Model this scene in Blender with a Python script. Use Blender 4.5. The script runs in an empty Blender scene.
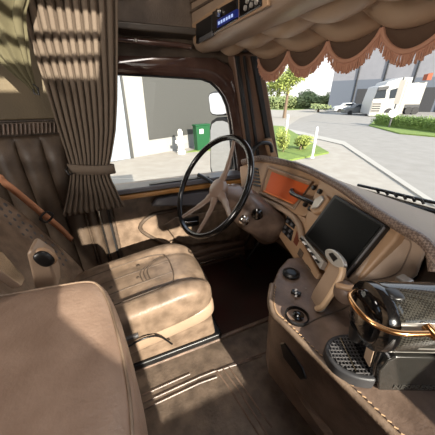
import bpy, math, random
from mathutils import Vector as V, Matrix
random.seed(7)
SC = bpy.context.scene; COL = SC.collection
R = math.radians
# ------------------------------------------------------------------ camera
F = 235.0; CX = CY = 217.5
PITCH = math.atan((CY-98.0)/F); ROLL = R(0.5); AZ = R(67.7)
CAM = V((0, 0, 1.15))
_h = V((math.cos(AZ), math.sin(AZ), 0)); _r = V((math.sin(AZ), -math.cos(AZ), 0)); _z = V((0, 0, 1))
FW = _h*math.cos(PITCH) - _z*math.sin(PITCH)
_up = _h*math.sin(PITCH) + _z*math.cos(PITCH)
RT = _r*math.cos(ROLL) - _up*math.sin(ROLL)
UP = _r*math.sin(ROLL) + _up*math.cos(ROLL)
cam = bpy.data.cameras.new('camera'); camo = bpy.data.objects.new('camera', cam); COL.objects.link(camo)
m = Matrix((RT, UP, -FW)).transposed().to_4x4(); m.translation = CAM; camo.matrix_world = m
cam.sensor_width = 36; cam.lens = F/435*36; cam.clip_start = 0.01; cam.clip_end = 500
SC.camera = camo
# ------------------------------------------------------------------ light
SC.view_settings.view_transform = 'Standard'; SC.view_settings.look = 'None'
SC.view_settings.gamma = 1; SC.view_settings.use_curve_mapping = False
SC.view_settings.exposure = 0.75
w = bpy.data.worlds.new('sky'); SC.world = w; w.use_nodes = True
nt = w.node_tree; bg = nt.nodes['Background']
tc = nt.nodes.new('ShaderNodeTexCoord'); sx = nt.nodes.new('ShaderNodeSeparateXYZ'); rp = nt.nodes.new('ShaderNodeValToRGB')
nt.links.new(tc.outputs['Generated'], sx.inputs[0]); nt.links.new(sx.outputs['Z'], rp.inputs[0]); nt.links.new(rp.outputs[0], bg.inputs[0])
rp.color_ramp.elements[0].position = 0.0; rp.color_ramp.elements[0].color = (1, .97, .93, 1)
rp.color_ramp.elements[1].position = .7; rp.color_ramp.elements[1].color = (.62, .78, 1, 1)
bg.inputs[1].default_value = 0.95
SUN_TO = V((.10, -.80, .35)).normalized()
sl = bpy.data.lights.new('sun', 'SUN'); sl.energy = 6.5; sl.angle = R(0.5); sl.color = (1, .93, .80)
so = bpy.data.objects.new('sun', sl); COL.objects.link(so); so.rotation_euler = SUN_TO.to_track_quat('Z', 'Y').to_euler()
so.location = (0, -3, 8)
def add_fill(x, y, z, e, s=.25, c=(1, .92, .84), rot=(0, 0, 0)):  # unseen fill lights added to brighten the cab interior
    l = bpy.data.lights.new('fill_light', 'AREA'); l.energy = e; l.size = s; l.color = c
    o = bpy.data.objects.new('fill_light', l); COL.objects.link(o); o.location = (x, y, z); o.rotation_euler = rot
add_fill(.28, .45, 1.965, 2.6, .3); add_fill(-1.80, -.25, 1.25, 16, .4, rot=(0, R(-88), R(8)))

# ------------------------------------------------------------------ pixel helper (gives a real point on a real plane)
def ray(x, y): return FW*F + RT*(x-CX) - UP*(y-CY)
def at(x, y, **k):
    i = 'XYZ'.index(list(k)[0]); v = list(k.values())[0]; d = ray(x, y)
    return CAM + d*((v-CAM[i])/d[i])
def onp(x, y, c, n):
    d = ray(x, y); n = V(n); return CAM + d*((V(c)-CAM).dot(n)/d.dot(n))
# ------------------------------------------------------------------ materials
def lin(c):
    return tuple(((v/255)/12.92 if v/255 <= .04045 else ((v/255+.055)/1.055)**2.4) for v in c)
def mat(name, c, rough=.5, metal=0, c2=None, ns=6, bump=0, bs=120, spec=.5, emit=None, es=0, coat=0, kind='noise', stretch=None):
    M = bpy.data.materials.new(name); M.use_nodes = True; n = M.node_tree; b = n.nodes['Principled BSDF']
    c = lin(c); b.inputs['Base Color'].default_value = (*c, 1); b.inputs['Roughness'].default_value = rough
    b.inputs['Metallic'].default_value = metal; b.inputs['Specular IOR Level'].default_value = spec
    b.inputs['Coat Weight'].default_value = coat
    tc = n.nodes.new('ShaderNodeTexCoord'); src = tc.outputs['Object']
    if stretch:
        mp = n.nodes.new('ShaderNodeMapping'); mp.inputs['Scale'].default_value = stretch
        n.links.new(src, mp.inputs[0]); src = mp.outputs[0]
    if c2:
        t = n.nodes.new('ShaderNodeTexNoise'); t.inputs['Scale'].default_value = ns; t.inputs['Detail'].default_value = 6
        r = n.nodes.new('ShaderNodeValToRGB'); r.color_ramp.elements[0].position = .35; r.color_ramp.elements[1].position = .68
        r.color_ramp.elements[0].color = (*c, 1); r.color_ramp.elements[1].color = (*lin(c2), 1)
        n.links.new(src, t.inputs['Vector']); n.links.new(t.outputs['Fac'], r.inputs[0]); n.links.new(r.outputs[0], b.inputs['Base Color'])
    if bump:
        if kind == 'weave':
            t = n.nodes.new('ShaderNodeTexChecker'); t.inputs['Scale'].default_value = bs; o = t.outputs['Fac']
        elif kind == 'voronoi':
            t = n.nodes.new('ShaderNodeTexVoronoi'); t.inputs['Scale'].default_value = bs; o = t.outputs['Distance']
        else:
            t = n.nodes.new('ShaderNodeTexNoise'); t.inputs['Scale'].default_value = bs; t.inputs['Detail'].default_value = 4; o = t.outputs['Fac']
        bp = n.nodes.new('ShaderNodeBump'); bp.inputs['Strength'].default_value = bump; bp.inputs['Distance'].default_value = .004
        n.links.new(src, t.inputs['Vector']); n.links.new(o, bp.inputs['Height']); n.links.new(bp.outputs[0], b.inputs['Normal'])
    if emit:
        b.inputs['Emission Color'].default_value = (*lin(emit), 1); b.inputs['Emission Strength'].default_value = es
    return M
def glass(name, tint=(1, 1, 1)):
    M = bpy.data.materials.new(name); M.use_nodes = True; n = M.node_tree; n.nodes.clear()
    o = n.nodes.new('ShaderNodeOutputMaterial'); t = n.nodes.new('ShaderNodeBsdfTransparent'); g = n.nodes.new('ShaderNodeBsdfGlossy')
    mx = n.nodes.new('ShaderNodeMixShader'); fr = n.nodes.new('ShaderNodeFresnel'); fr.inputs[0].default_value = 1.2
    t.inputs[0].default_value = (*tint, 1); g.inputs['Roughness'].default_value = .02
    n.links.new(fr.outputs[0], mx.inputs[0]); n.links.new(t.outputs[0], mx.inputs[1]); n.links.new(g.outputs[0], mx.inputs[2]); n.links.new(mx.outputs[0], o.inputs[0])
    return M
LE = mat('leather_brown', (94, 77, 66), .40, c2=(138, 116, 101), ns=14, bump=.25, bs=160)
LED = mat('leather_dark_brown', (78, 65, 54), .5, c2=(104, 88, 73), ns=12, bump=.3, bs=140)
LEL = mat('leather_tan', (158, 134, 112), .38, c2=(174, 149, 126), ns=6, bump=.12, bs=200)
LES = mat('leather_seat', (112, 94, 78), .40, c2=(152, 130, 110), ns=18, bump=.3, bs=150)
LEF = mat('leather_floor', (84, 72, 62), .42, c2=(122, 106, 92), ns=16, bump=.5, bs=90)
LEB = mat('leather_passenger', (146, 121, 104), .42, c2=(166, 140, 122), ns=14, bump=.25, bs=160)
DCK = mat('dash_top', (186, 164, 142), .5, bump=.15, bs=200)
LEW = mat('leather_woven', (104, 88, 78), .4, c2=(150, 130, 116), ns=20, bump=.8, bs=150, kind='weave')
WRAP = mat('leather_pillar', (120, 92, 74), .45, bump=.2, bs=180)
PILE = mat('carpet', (62, 45, 38), .95, bump=.6, bs=300, c2=(72, 34, 28), ns=5)
CUR = mat('curtain_fabric', (112, 98, 84), .85, bump=.2, bs=400)
CUR2 = mat('olive_fabric', (98, 92, 68), .9, bump=.2, bs=400)
VEL = mat('velour_brown', (92, 70, 54), .9, bump=.3, bs=300)
FRG = mat('fringe_yarn', (198, 148, 122), .8)
THR = mat('stitching', (178, 146, 112), .7)
BLK = mat('black_plastic', (22, 21, 21), .35)
BLG = mat('black_gloss', (12, 12, 13), .12, coat=.5)
RUB = mat('black_rubber', (26, 25, 25), .6)
GRY = mat('grey_plastic', (92, 90, 90), .4)
SIL = mat('silver_metal', (190, 188, 184), .25, 1)
SLV = mat('silver_plastic', (176, 170, 162), .3, .3)
STR = mat('bright_strip', (205, 200, 190), .18, .4, coat=.5)
CHR = mat('chrome', (225, 225, 225), .08, 1)
COP = mat('copper', (214, 160, 108), .2, 1)
WLH = mat('wheel_leather', (18, 16, 16), .18, coat=.3)
TAU = mat('taupe_plastic', (128, 106, 92), .35, coat=.2)
BEI = mat('beige_plastic', (176, 142, 110), .4)
LAQ = mat('dark_lacquer', (60, 40, 35), .12, coat=.8, c2=(84, 62, 54), ns=8)
ORA = mat('orange_display', (205, 92, 38), .35, coat=.3)
SCR = mat('screen_glass', (8, 9, 10), .3, spec=.12)
SCRD = mat('screen_icon', (34, 36, 38), .3)
WOOD = mat('wood_strip', (176, 128, 72), .3, c2=(150, 102, 56), ns=20, stretch=(1, 8, 8))
SILL = mat('sill_plastic', (98, 96, 100), .3)
BLUE = mat('radio_display', (22, 34, 90), .3, emit=(30, 50, 150), es=.12)
BLUW = mat('radio_display_text', (200, 215, 255), .3, emit=(150, 180, 240), es=.35)
BELT = mat('belt_webbing', (206, 146, 110), .7, bump=.3, bs=400)
GLS = glass('window_glass')
CARB = mat('carbon_weave', (52, 50, 44), .15, c2=(80, 76, 66), ns=60, coat=.8, bump=.2, bs=160, kind='weave')
WHT = mat('white_paint', (232, 230, 226), .4)
CONC = mat('concrete', (152, 144, 133), .9, c2=(162, 155, 144), ns=2, bump=.2, bs=20)
ASPH = mat('asphalt', (136, 131, 124), .95, c2=(145, 140, 133), ns=1.5, bump=.2, bs=40)
KERB = mat('kerb_stone', (166, 161, 152), .9)
GRAS = mat('grass', (98, 118, 52), .95, c2=(120, 138, 66), ns=6, bump=.8, bs=60)
LEAF = mat('leaves_yellow_green', (168, 176, 92), .8, c2=(136, 148, 72), ns=3)
LEAF2 = mat('leaves_green', (96, 118, 52), .8, c2=(120, 142, 66), ns=3)
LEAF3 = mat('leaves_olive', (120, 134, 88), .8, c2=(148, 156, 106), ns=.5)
LEAF4 = mat('leaves_rust', (132, 100, 84), .8)
BARK = mat('bark', (116, 98, 80), .9)
CLAD = mat('building_cladding', (128, 128, 133), .5, c2=(134, 134, 139), ns=1)
CLAD2 = mat('building_panel_band', (98, 104, 114), .5)
DOCK = mat('dock_door', (58, 58, 60), .6)
GATE = mat('grey_cladding', (70, 70, 67), .6)
WALLW = mat('white_render', (150, 149, 145), .8)
GREEN = mat('green_plastic', (18, 78, 42), .5)
CARG = mat('car_grey', (104, 106, 108), .25, .4)
TRUCKW = mat('truck_white', (176, 175, 172), .35)
TRL = mat('trailer_white', (160, 158, 152), .5)
BRK = mat('brick_red', (150, 84, 60), .9)
DGL = mat('dark_window', (40, 46, 52), .1)
MIRG = mat('mirror_glass', (225, 228, 230), .03, 1)
PED = mat('red_lit_plastic', (90, 26, 20), .5)
def woven(M, a, b_, sc):
    n = M.node_tree; p = n.nodes['Principled BSDF']
    for l in list(p.inputs['Base Color'].links): n.links.remove(l)
    t = n.nodes.new('ShaderNodeTexCoord'); mp = n.nodes.new('ShaderNodeMapping'); mp.inputs['Rotation'].default_value = (.6, .5, .78)
    c = n.nodes.new('ShaderNodeTexChecker'); c.inputs['Scale'].default_value = sc
    c.inputs['Color1'].default_value = (*lin(a), 1); c.inputs['Color2'].default_value = (*lin(b_), 1)
    n.links.new(t.outputs['Object'], mp.inputs[0]); n.links.new(mp.outputs[0], c.inputs['Vector']); n.links.new(c.outputs['Color'], p.inputs['Base Color'])
woven(LEW, (104, 86, 75), (148, 127, 112), 170)
woven(CARB, (36, 35, 32), (64, 62, 56), 260)
# ------------------------------------------------------------------ geometry
from mathutils.bvhtree import BVHTree
def hit(g, x, y):
    d = ray(x, y).normalized(); h = BVHTree.FromPolygons(g.v, g.f).ray_cast(CAM, d)
    if h[0] is None: return CAM+d, -d
    n_ = h[1] if h[1].dot(d) < 0 else -h[1]
    return h[0], n_
class G:
    def __init__(s): s.v = []; s.f = []; s.mi = []; s.cur = 0
    def mat(s, i): s.cur = i; return s
    def add(s, vs, fs):
        b = len(s.v); s.v += [V(p) for p in vs]; s.f += [tuple(b+i for i in f) for f in fs]; s.mi += [s.cur]*len(fs); return s
    def box(s, c, d, M=None):
        c = V(c); M = M or Matrix.Identity(3); P = []
        for z in (-1, 1):
            for x, y in ((-1, -1), (1, -1), (1, 1), (-1, 1)): P.append(c + M @ V((x*d[0]/2, y*d[1]/2, z*d[2]/2)))
        return s.add(P, [(3, 2, 1, 0), (4, 5, 6, 7), (0, 1, 5, 4), (1, 2, 6, 5), (2, 3, 7, 6), (3, 0, 4, 7)])
    def prism(s, P, off):
        n = len(P); P = [V(p) for p in P]
        offs = off if isinstance(off, list) else [V(off)]*n
        Q = [p+o for p, o in zip(P, offs)]
        return s.add(P+Q, [tuple(range(n)), tuple(reversed(range(n, 2*n)))] + [(i, i+n, (i+1) % n+n, (i+1) % n) for i in range(n)])
    def tube(s, P, r, seg=10, closed=False, flat=None, up=None):
        P = [V(p) for p in P]; n = len(P); rr = r if isinstance(r, (list, tuple)) else [r]*n
        prev = V(up) if up else None; vs = []
        for i, p in enumerate(P):
            t = (P[(i+1) % n]-P[i-1]) if closed else (P[min(i+1, n-1)]-P[max(i-1, 0)])
            t.normalize()
            if prev is None: prev = t.orthogonal()
            if up: prev = V(up)
            a = (prev - t*prev.dot(t)).normalized(); b = t.cross(a); prev = a
            for k in range(seg):
                th = 2*math.pi*k/seg; vs.append(p + a*math.cos(th)*rr[i]*(flat or 1) + b*math.sin(th)*rr[i])
        fs = []
        for i in range(n if closed else n-1):
            j = (i+1) % n
            for k in range(seg): fs.append((i*seg+k, i*seg+(k+1) % seg, j*seg+(k+1) % seg, j*seg+k))
        if not closed: fs += [tuple(reversed(range(seg))), tuple(range((n-1)*seg, n*seg))]
        return s.add(vs, fs)
    def cyl(s, a, b, r, r2=None, seg=24): return s.tube([a, b], [r, r if r2 is None else r2], seg)
    def lathe(s, c, ax, prof, seg=28):
        c = V(c); ax = V(ax).normalized(); u = ax.orthogonal().normalized(); w_ = ax.cross(u); vs = []; n = len(prof)
        for r, h in prof:
            for k in range(seg):
                th = 2*math.pi*k/seg; vs.append(c+ax*h+(u*math.cos(th)+w_*math.sin(th))*r)
        fs = [(i*seg+k, i*seg+(k+1) % seg, (i+1)*seg+(k+1) % seg, (i+1)*seg+k) for i in range(n-1) for k in range(seg)]
        fs += [tuple(reversed(range(seg))), tuple(range((n-1)*seg, n*seg))]
        return s.add(vs, fs)
    def grid(s, rows):
        n = len(rows); k = len(rows[0]); vs = [p for r in rows for p in r]
        return s.add(vs, [(i*k+j, i*k+j+1, (i+1)*k+j+1, (i+1)*k+j) for i in range(n-1) for j in range(k-1)])
    def ell(s, c, d, M=None, e=1.0, nu=32, nv=20, fn=None):
        # superellipsoid
        M = M or Matrix.Identity(3); c = V(c); P = []
        pw = lambda x: math.copysign(abs(x)**e, x)
        for i in range(nv+1):
            ph = -math.pi/2+math.pi*i/nv
            for j in range(nu):
                th = 2*math.pi*j/nu
                q = V((pw(math.cos(ph))*pw(math.cos(th))*d[0]/2, pw(math.cos(ph))*pw(math.sin(th))*d[1]/2, pw(math.sin(ph))*d[2]/2))
                if fn: q = fn(q)
                P.append(c+M @ q)
        fs = [(i*nu+j, i*nu+(j+1) % nu, (i+1)*nu+(j+1) % nu, (i+1)*nu+j) for i in range(nv) for j in range(nu)]
        return s.add(P, fs)
    def leaves(s, c, d, n, size, rnd=random):
        c = V(c)
        for _ in range(n):
            while True:
                q = V((rnd.uniform(-1, 1), rnd.uniform(-1, 1), rnd.uniform(-1, 1)))
                if q.length <= 1: break
            q = q*(.75+.25*rnd.random())
            p = c+V((q.x*d[0]/2, q.y*d[1]/2, q.z*d[2]/2))
            a = V((rnd.uniform(-1, 1), rnd.uniform(-1, 1), rnd.uniform(-1, 1))).normalized(); b = a.orthogonal().normalized(); sz = size*rnd.uniform(.6, 1.3)
            s.add([p-a*sz, p+b*sz*.5, p+a*sz, p-b*sz*.5], [(0, 1, 2, 3)])
        return s
WL = {}
def obj(name, g, mats, parent=None, smooth=True, bevel=0, bseg=2, sub=0, solid=0, label=None):
    lo = V((min(p[i] for p in g.v) for i in range(3))); hi = V((max(p[i] for p in g.v) for i in range(3)))
    org = V(((lo.x+hi.x)/2, (lo.y+hi.y)/2, lo.z))
    me = bpy.data.meshes.new(name); me.from_pydata([p-org for p in g.v], [], g.f)
    if not isinstance(mats, (list, tuple)): mats = [mats]
    for q in mats: me.materials.append(q)
    for p, i in zip(me.polygons, g.mi): p.material_index = i; p.use_smooth = smooth
    me.validate(); me.update()
    o = bpy.data.objects.new(name, me); COL.objects.link(o)
    o.location = org - (WL[parent.name] if parent else V((0, 0, 0)))
    if parent: o.parent = parent
    WL[o.name] = org
    import bmesh
    bm = bmesh.new(); bm.from_mesh(me); bmesh.ops.recalc_face_normals(bm, faces=bm.faces) if not solid else None; bm.to_mesh(me); bm.free()
    if bevel:
        b = o.modifiers.new('bevel', 'BEVEL'); b.width = bevel; b.segments = bseg; b.limit_method = 'ANGLE'; b.angle_limit = R(40)
        b.harden_normals = True
    elif smooth:
        for e in me.edges: pass
        try: me.set_sharp_from_angle(angle=R(42))
        except Exception: pass
    if solid:
        q = o.modifiers.new('solid', 'SOLIDIFY'); q.thickness = solid; q.offset = 0
    if sub:
        q = o.modifiers.new('sub', 'SUBSURF'); q.levels = sub; q.render_levels = sub
    if label: o['label'] = label
    return o
def tag(o, label, cat, group=None, kind=None):
    o['label'] = label; o['category'] = cat
    if group: o['group'] = group
    if kind: o['kind'] = kind
    return o
def struct(o): o['kind'] = 'structure'; return o
def thing(name, loc, label, cat, group=None):
    o = bpy.data.objects.new(name, None); COL.objects.link(o); o.location = V(loc); WL[o.name] = V(loc); o.empty_display_size = .05
    return tag(o, label, cat, group)
def rotm(x=0, y=0, z=0):
    return Matrix.Rotation(z, 3, 'Z') @ Matrix.Rotation(y, 3, 'Y') @ Matrix.Rotation(x, 3, 'X')
def basis(u, v):
    u = V(u).normalized(); n = u.cross(V(v)).normalized(); v = n.cross(u)
    return Matrix((u, v, n)).transposed()
def smoothpath(P, k=6, closed=False):
    P = [V(p) for p in P]; n = len(P); out = []
    for i in range(n if closed else n-1):
        p0 = P[i-1] if (i or closed) else P[0]; p1 = P[i]; p2 = P[(i+1) % n]; p3 = P[(i+2) % n] if closed else P[min(i+2, n-1)]
        for j in range(k):
            t = j/k; out.append(.5*((2*p1)+(p2-p0)*t+(2*p0-5*p1+4*p2-p3)*t*t+(3*p1-p0-3*p2+p3)*t**3))
    if not closed: out.append(P[-1])
    return out
GZ = -1.45
# ================================================================== SETTING: outside ground
struct(obj('ground', G().grid([[V((x, y, GZ)) for x in (-30, 20, 60, 200)] for y in (-60, -20, 20, 120, 250)]), CONC, smooth=False))
def flat(name, pts, mt, z=.01, h=.01):
    return struct(obj(name, G().prism([at(x, y, Z=GZ+z) for x, y in pts], V((0, 0, -h))), mt, smooth=False))
flat('road', [(285, 128), (300, 118), (330, 109.5), (520, 112), (700, 150), (900, 240), (470, 225), (345, 142)], ASPH, .012)
flat('kerb', [(283, 127.5), (345, 141.5), (470, 224), (470, 229), (343, 144.5), (281, 130)], KERB, .05, .05)
flat('verge', [(262, 125), (283, 126), (329, 152), (262, 165)], GRAS, .08, .08)
flat('verge', [(369, 125), (378, 118), (560, 122), (700, 150), (435, 136), (400, 133)], GRAS, .10, .10)
flat('verge', [(250, 109), (290, 110), (336, 107.5), (336, 106), (250, 106)], GRAS, .03, .03)
# ================================================================== SETTING: cab shell
YL = 1.43; YR = -.92; XB = -1.9; ZC = 2.0
struct(obj('floor', G().box(((XB+1.3)/2, (YL+YR)/2, -.04), (1.3-XB, YL-YR, .08)), PILE))
HX0, HX1, HY0, HY1 = -.34, .21, -.62, .06   # roof hatch
g = G()
for x0, x1, y0, y1 in ((XB, HX0, YR, YL), (HX1, 1.3, YR, YL), (HX0, HX1, YR, HY0), (HX0, HX1, HY1, YL)):
    g.box(((x0+x1)/2, (y0+y1)/2, ZC+.03), (x1-x0, y1-y0, .06))
struct(obj('ceiling', g, LED, smooth=False))
struct(obj('wall_rear', G().box((XB-.03, (YL+YR)/2, 1.0), (.06, YL-YR, 2.1)), LED))
# right wall with passenger window
g = G(); WX0, WX1, WZ0, WZ1 = -.15, .80, .64, 1.52
for x0, x1, z0, z1 in ((XB, WX0, -.08, ZC), (WX1, 1.3, -.08, ZC), (WX0, WX1, -.08, WZ0), (WX0, WX1, WZ1, ZC)):
    g.box(((x0+x1)/2, YR-.03, (z0+z1)/2), (x1-x0, .06, z1-z0))
g.prism([V((.52, YR-.06, WZ0)), V((.80, YR-.06, WZ0)), V((.80, YR-.06, WZ1)), V((.70, YR-.06, WZ1))], V((0, .06, 0)))  # unseen wedge added to trim the front edge of the sun patch
struct(obj('wall_right', g, LED, smooth=False))
struct(obj('window_2', G().box(((WX0+WX1)/2, YR-.03, (WZ0+WZ1)/2), (WX1-WX0, .004, WZ1-WZ0)), GLS))
hb = thing('roof_hatch', ((HX0+HX1)/2, (HY0+HY1)/2, ZC), 'open roof hatch frame with two bars above the seats', 'hatch')
obj('hatch_frame', G().tube([V((HX0, HY0, ZC)), V((HX1, HY0, ZC)), V((HX1, HY1, ZC)), V((HX0, HY1, ZC))], .014, 8, True), BLK, hb)
for yb_ in (at(60, 37, Y=1.28), at(60, 60, Y=1.28)):
    t_ = (ZC-yb_.z)/SUN_TO.z; q_ = yb_+SUN_TO*t_
    obj('hatch_bar', G().tube([V((HX0, q_.y+.02, ZC)), V(((HX0+HX1)/2, q_.y-.01, ZC)), V((HX1, q_.y+.03, ZC))], .014, 8), BLK, hb)
sun_cutter = thing('curtain', (.0, YR+.06, .5), 'unseen curtain added at the passenger window, shaped to cut the sun patch', 'curtain')  # added out of view; its outline shapes the sun on seat and floor
def fold(P):
    g = G(); out = []
    for a, b in zip(P, P[1:]): out.append((a, b))
    return out
zr = [(-.16, -.01, 1.56), (-.16, -.01, 1.335), (-.16, .10, 1.25), (-.16, .12, 1.1), (-.16, .13, .8), (-.16, .14, .56)]
obj('curtain_fabric', G().grid([[V((a+(b-a)*k/48, YR+.05+.014*math.sin(k*.9), z)) for k in range(49)] for a, b, z in zr]), CUR, sun_cutter, solid=.003)
# left wall: behind the door (X<-.08), above the door, A pillar lower
g = G()
g.box(((XB-.1)/2, YL+.03, .95), (-.1-XB, .06, 2.1))
g.box((.40, YL+.055, 1.68), (1.0, .06, .72)); g.box((1.12, YL+.03, .95), (.36, .06, 2.1)) if False else g.box((1.10, YL+.03, .30), (.36, .06, .80))
g.box((.79, YL+.055, 1.5), (.24, .06, .48)); g.box((.30, 1.463, 1.37), (1.16, .05, .13))
struct(obj('wall_left', g, LED, smooth=False))
# front bulkhead under windscreen and roof front above it
g = G(); g.box((1.16, (YL+YR)/2, .30), (.06, YL-YR, .76)); struct(obj('wall_front', g, LED))
WB = lambda y: 1.20 - .16*((y-.25)/1.17)**4      # windscreen bottom X
WT = lambda y: 1.02 - .16*((y-.25)/1.17)**4
ys = [YR+(YL-YR)*i/24 for i in range(25)]
struct(obj('window_1', G().grid([[V((WB(y)+(WT(y)-WB(y))*t, y, .70+.78*t)) for y in ys] for t in (0, .25, .5, .75, 1)]), GLS))
struct(obj('wall_front', G().grid([[V((WT(y)+dx, y, z)) for y in ys] for dx, z in ((.0, 1.42), (-.03, 1.55), (-.03, 2.03))]), LED, solid=.03))
# ================================================================== upper side wall panels
# padded channel wall (left side behind the door, below z=.98)
seams = [at(x, 150, Y=1.37).x for x in (-60, -38, -12, 15, 42, 66)] + [-.235, -.18, -.12]
def chan(x):
    for a, b in zip(seams, seams[1:]):
        if a <= x <= b: return max(0, math.sin(math.pi*(x-a)/(b-a)))**.45
    return 0
xs = []
for a, b in zip(seams, seams[1:]): xs += [a+(b-a)*k/14 for k in range(14)]
xs.append(seams[-1])
g = G().grid([[V((x, 1.405-.045*chan(x)*min(1, (1.0-z)*12), z)) for x in xs] for z in (0, .2, .4, .6, .8, .90, .94, .965, .985, 1.0)])
tag(obj('padded_wall_panel', g, LED, solid=.01), 'dark brown vertically channelled leather panel on side wall beside the driver seat', 'wall panel')
g = G()
g.box(((XB-.17)/2, 1.395, 1.035), (-.17-XB, .05, .05))
for k in range(44): g.mat(1).tube([V((-.9+k*.016, 1.366, 1.012)), V((-.9+k*.016+.012, 1.366, 1.056))], .0035, 6)
tag(obj('woven_ledge_trim', g, [LED, LE], bevel=.006), 'braided brown leather ledge running level above the channelled side wall', 'trim')
g = G(); g.box(((XB-.10)/2, 1.40, 1.30), (-.1-XB, .03, .46)); g.box(((XB-.1)/2, 1.385, 1.545), (-.1-XB, .06, .03))
tag(obj('side_wall_panel', g, mat('leather_olive', (96, 84, 62), .6, c2=(108, 94, 70), ns=5, bump=.3, bs=140), bevel=.006), 'smooth olive-brown upper side panel behind the curtains', 'wall panel')
# above-door storage panel
r_ = thing('overdoor_panel', (.3, 1.40, 1.40), 'dark brown leather panel above the side window, below the roof', 'wall panel')
obj('leather_panel', G().box((.35, 1.40, 1.62), (.92, .04, .35)), LED, r_, bevel=.01)
obj('ledge', G().box((.35, 1.37, 1.43), (.96, .11, .03)), mat('ledge_grey', (70, 62, 54), .4), r_, bevel=.008)
obj('grab_rail', G().tube([V((.0, 1.36, 1.385)), V((.06, 1.345, 1.382)), V((.36, 1.345, 1.378)), V((.42, 1.36, 1.375))], .012), LAQ, r_)
obj('screw_cap', G().lathe((.16, 1.333, 1.382), (0, -1, 0), [(.007, 0), (.006, .003)]), SIL, r_)
# ================================================================== DRIVER DOOR
dr = bpy.data.objects.new('door_1', None); COL.objects.link(dr); dr.location = (.35, 1.45, -.1); WL['door_1'] = V((.35, 1.45, -.1)); struct(dr)
g = G(); g.box((.42, 1.47, .28), (1.04, .08, .82))
obj('door_panel', g, LES, dr, bevel=.01)
# lacquered window frame with rounded front top corner
pp = lambda L: [(at(x, y, Y=1.395).x, at(x, y, Y=1.395).z) for x, y in L]
inner = pp([(100, 182), (100, 73), (150, 74.5), (203.7, 78), (213, 81.5), (220, 88), (226, 96), (230, 106), (233, 122), (236, 145), (240, 178)])
outer = pp([(94, 188), (94, 52), (150, 53), (215, 54.5), (224, 59), (231, 63), (237, 70), (241, 82), (246, 105), (250, 138), (256, 184)])
g = G(); n = len(inner); yf = 1.395; yb = 1.47
rows = [[V((x, yb, z)) for x, z in inner], [V((x, yf+.012, z)) for x, z in inner],
        [V((xi*.85+xo*.15, yf, zi*.85+zo*.15)) for (xi, zi), (xo, zo) in zip(inner, outer)],
        [V((xi*.5+xo*.5, yf-.012, zi*.5+zo*.5)) for (xi, zi), (xo, zo) in zip(inner, outer)],
        [V((xi*.15+xo*.85, yf, zi*.15+zo*.85)) for (xi, zi), (xo, zo) in zip(inner, outer)], [V((x, yb, z)) for x, z in outer]]
g.grid(rows); obj('window_frame', g, LAQ, dr)
obj('glass_pane', G().prism([V((x, 1.45, z)) for x, z in inner], V((0, .004, 0))), GLS, dr, smooth=False)
obj('window_seal', G().tube([V((x, 1.44, z)) for x, z in inner], .008, 6), RUB, dr)
g = G(); g.box((.33, 1.385, .688), (.98, .11, .03)); obj('window_sill', g, SILL, dr, bevel=.008)
g = G(); g.box((.28, 1.36, .706), (.30, .028, .006)); g.box((.46, 1.36, .706), (.08, .028, .006)); obj('sill_vent', g, BLK, dr)
obj('wood_trim', G().box((.36, 1.345, .655), (.90, .04, .026)), WOOD, dr, bevel=.006)
g = G(); g.prism([at(x, y, Y=1.40) for x, y in ((150, 204), (156, 196), (196, 190), (240, 186), (240, 196), (196, 203))], V((0, -.05, 0)))
obj('armrest', g, SILL, dr, bevel=.012, bseg=3)
hexo = [at(x, y, Y=1.425) for x, y in ((140, 228), (150, 216), (170, 211), (245, 200), (245, 244), (188, 252), (172, 246), (153, 238))]
obj('panel_moulding', G().tube(smoothpath(hexo, 3, True), .013, 8, True), LED, dr)
hexi = [at(x, y, Y=1.415) for x, y in ((164, 224), (175, 217), (240, 206), (240, 238), (190, 244), (176, 240))]
obj('panel_insert', G().prism(hexi, V((0, -.012, 0))), LES, dr, bevel=.008)
hc = at(190, 222, Y=1.40)
obj('handle_recess', G().box(hc, (.13, .02, .07)), BLK, dr, bevel=.008)
obj('door_handle', G().tube([hc+V((-.05, -.01, .018)), hc+V((-.02, -.022, .012)), hc+V((.03, -.022, .008)), hc+V((.055, -.01, .0))], .008), SIL, dr)
pk = at(205, 258, Y=1.40)
g = G()
for k in range(5): g.box((.42, 1.425-.012*k, .10-.045*k), (.78, .05, .036))
obj('door_pocket', g, TAU, dr, bevel=.008)
obj('lower_rail', G().cyl(at(168, 272, Y=1.37), at(235, 254, Y=1.37), .008), SIL, dr)
# door shut strips between panel wall and door
g = G(); g.box((-.125, 1.40, .33), (.02, .06, .72)); tag(obj('door_seal_strip', g, RUB, bevel=.004), 'black rubber seal strip upright at the rear edge of the driver door', 'seal')
g = G(); g.box((-.165, 1.36, .33), (.012, .02, .66)); tag(obj('sill_rail', g, SIL, bevel=.003), 'thin shiny metal strip upright below the tied curtain', 'strip')
# ================================================================== A PILLAR
r_ = thing('windscreen_pillar', (.95, 1.36, .70), 'slanted brown windscreen pillar with black seals and a grab handle beside the side window', 'pillar')
P0 = at(262, 168, Y=1.33); P1 = at(240, 50, Y=1.33)
def pil(xa, xb, ytop, ybot, Y, th):
    return G().prism([at(xa[0], ytop, Y=Y), at(xa[1], ytop, Y=Y), at(xb[1], ybot, Y=Y), at(xb[0], ybot, Y=Y)], V((0, th, 0)))
obj('pillar_cover', pil((233, 262), (250, 282), 52, 175, 1.36, .08), WRAP, r_, bevel=.01)
obj('rear_seal', pil((236, 239.5), (252, 255.5), 56, 175, 1.345, .02), RUB, r_, bevel=.003)
obj('middle_seal', pil((243.5, 246), (260, 262.5), 56, 175, 1.345, .02), RUB, r_, bevel=.003)
obj('front_seal', pil((252, 257), (273, 277), 56, 175, 1.34, .03), RUB, r_, bevel=.003)
ha = [at(x, y, Y=1.29) for x, y in ((254, 166), (252, 156), (255, 147), (262, 143), (270, 144), (272, 152))]
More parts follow.
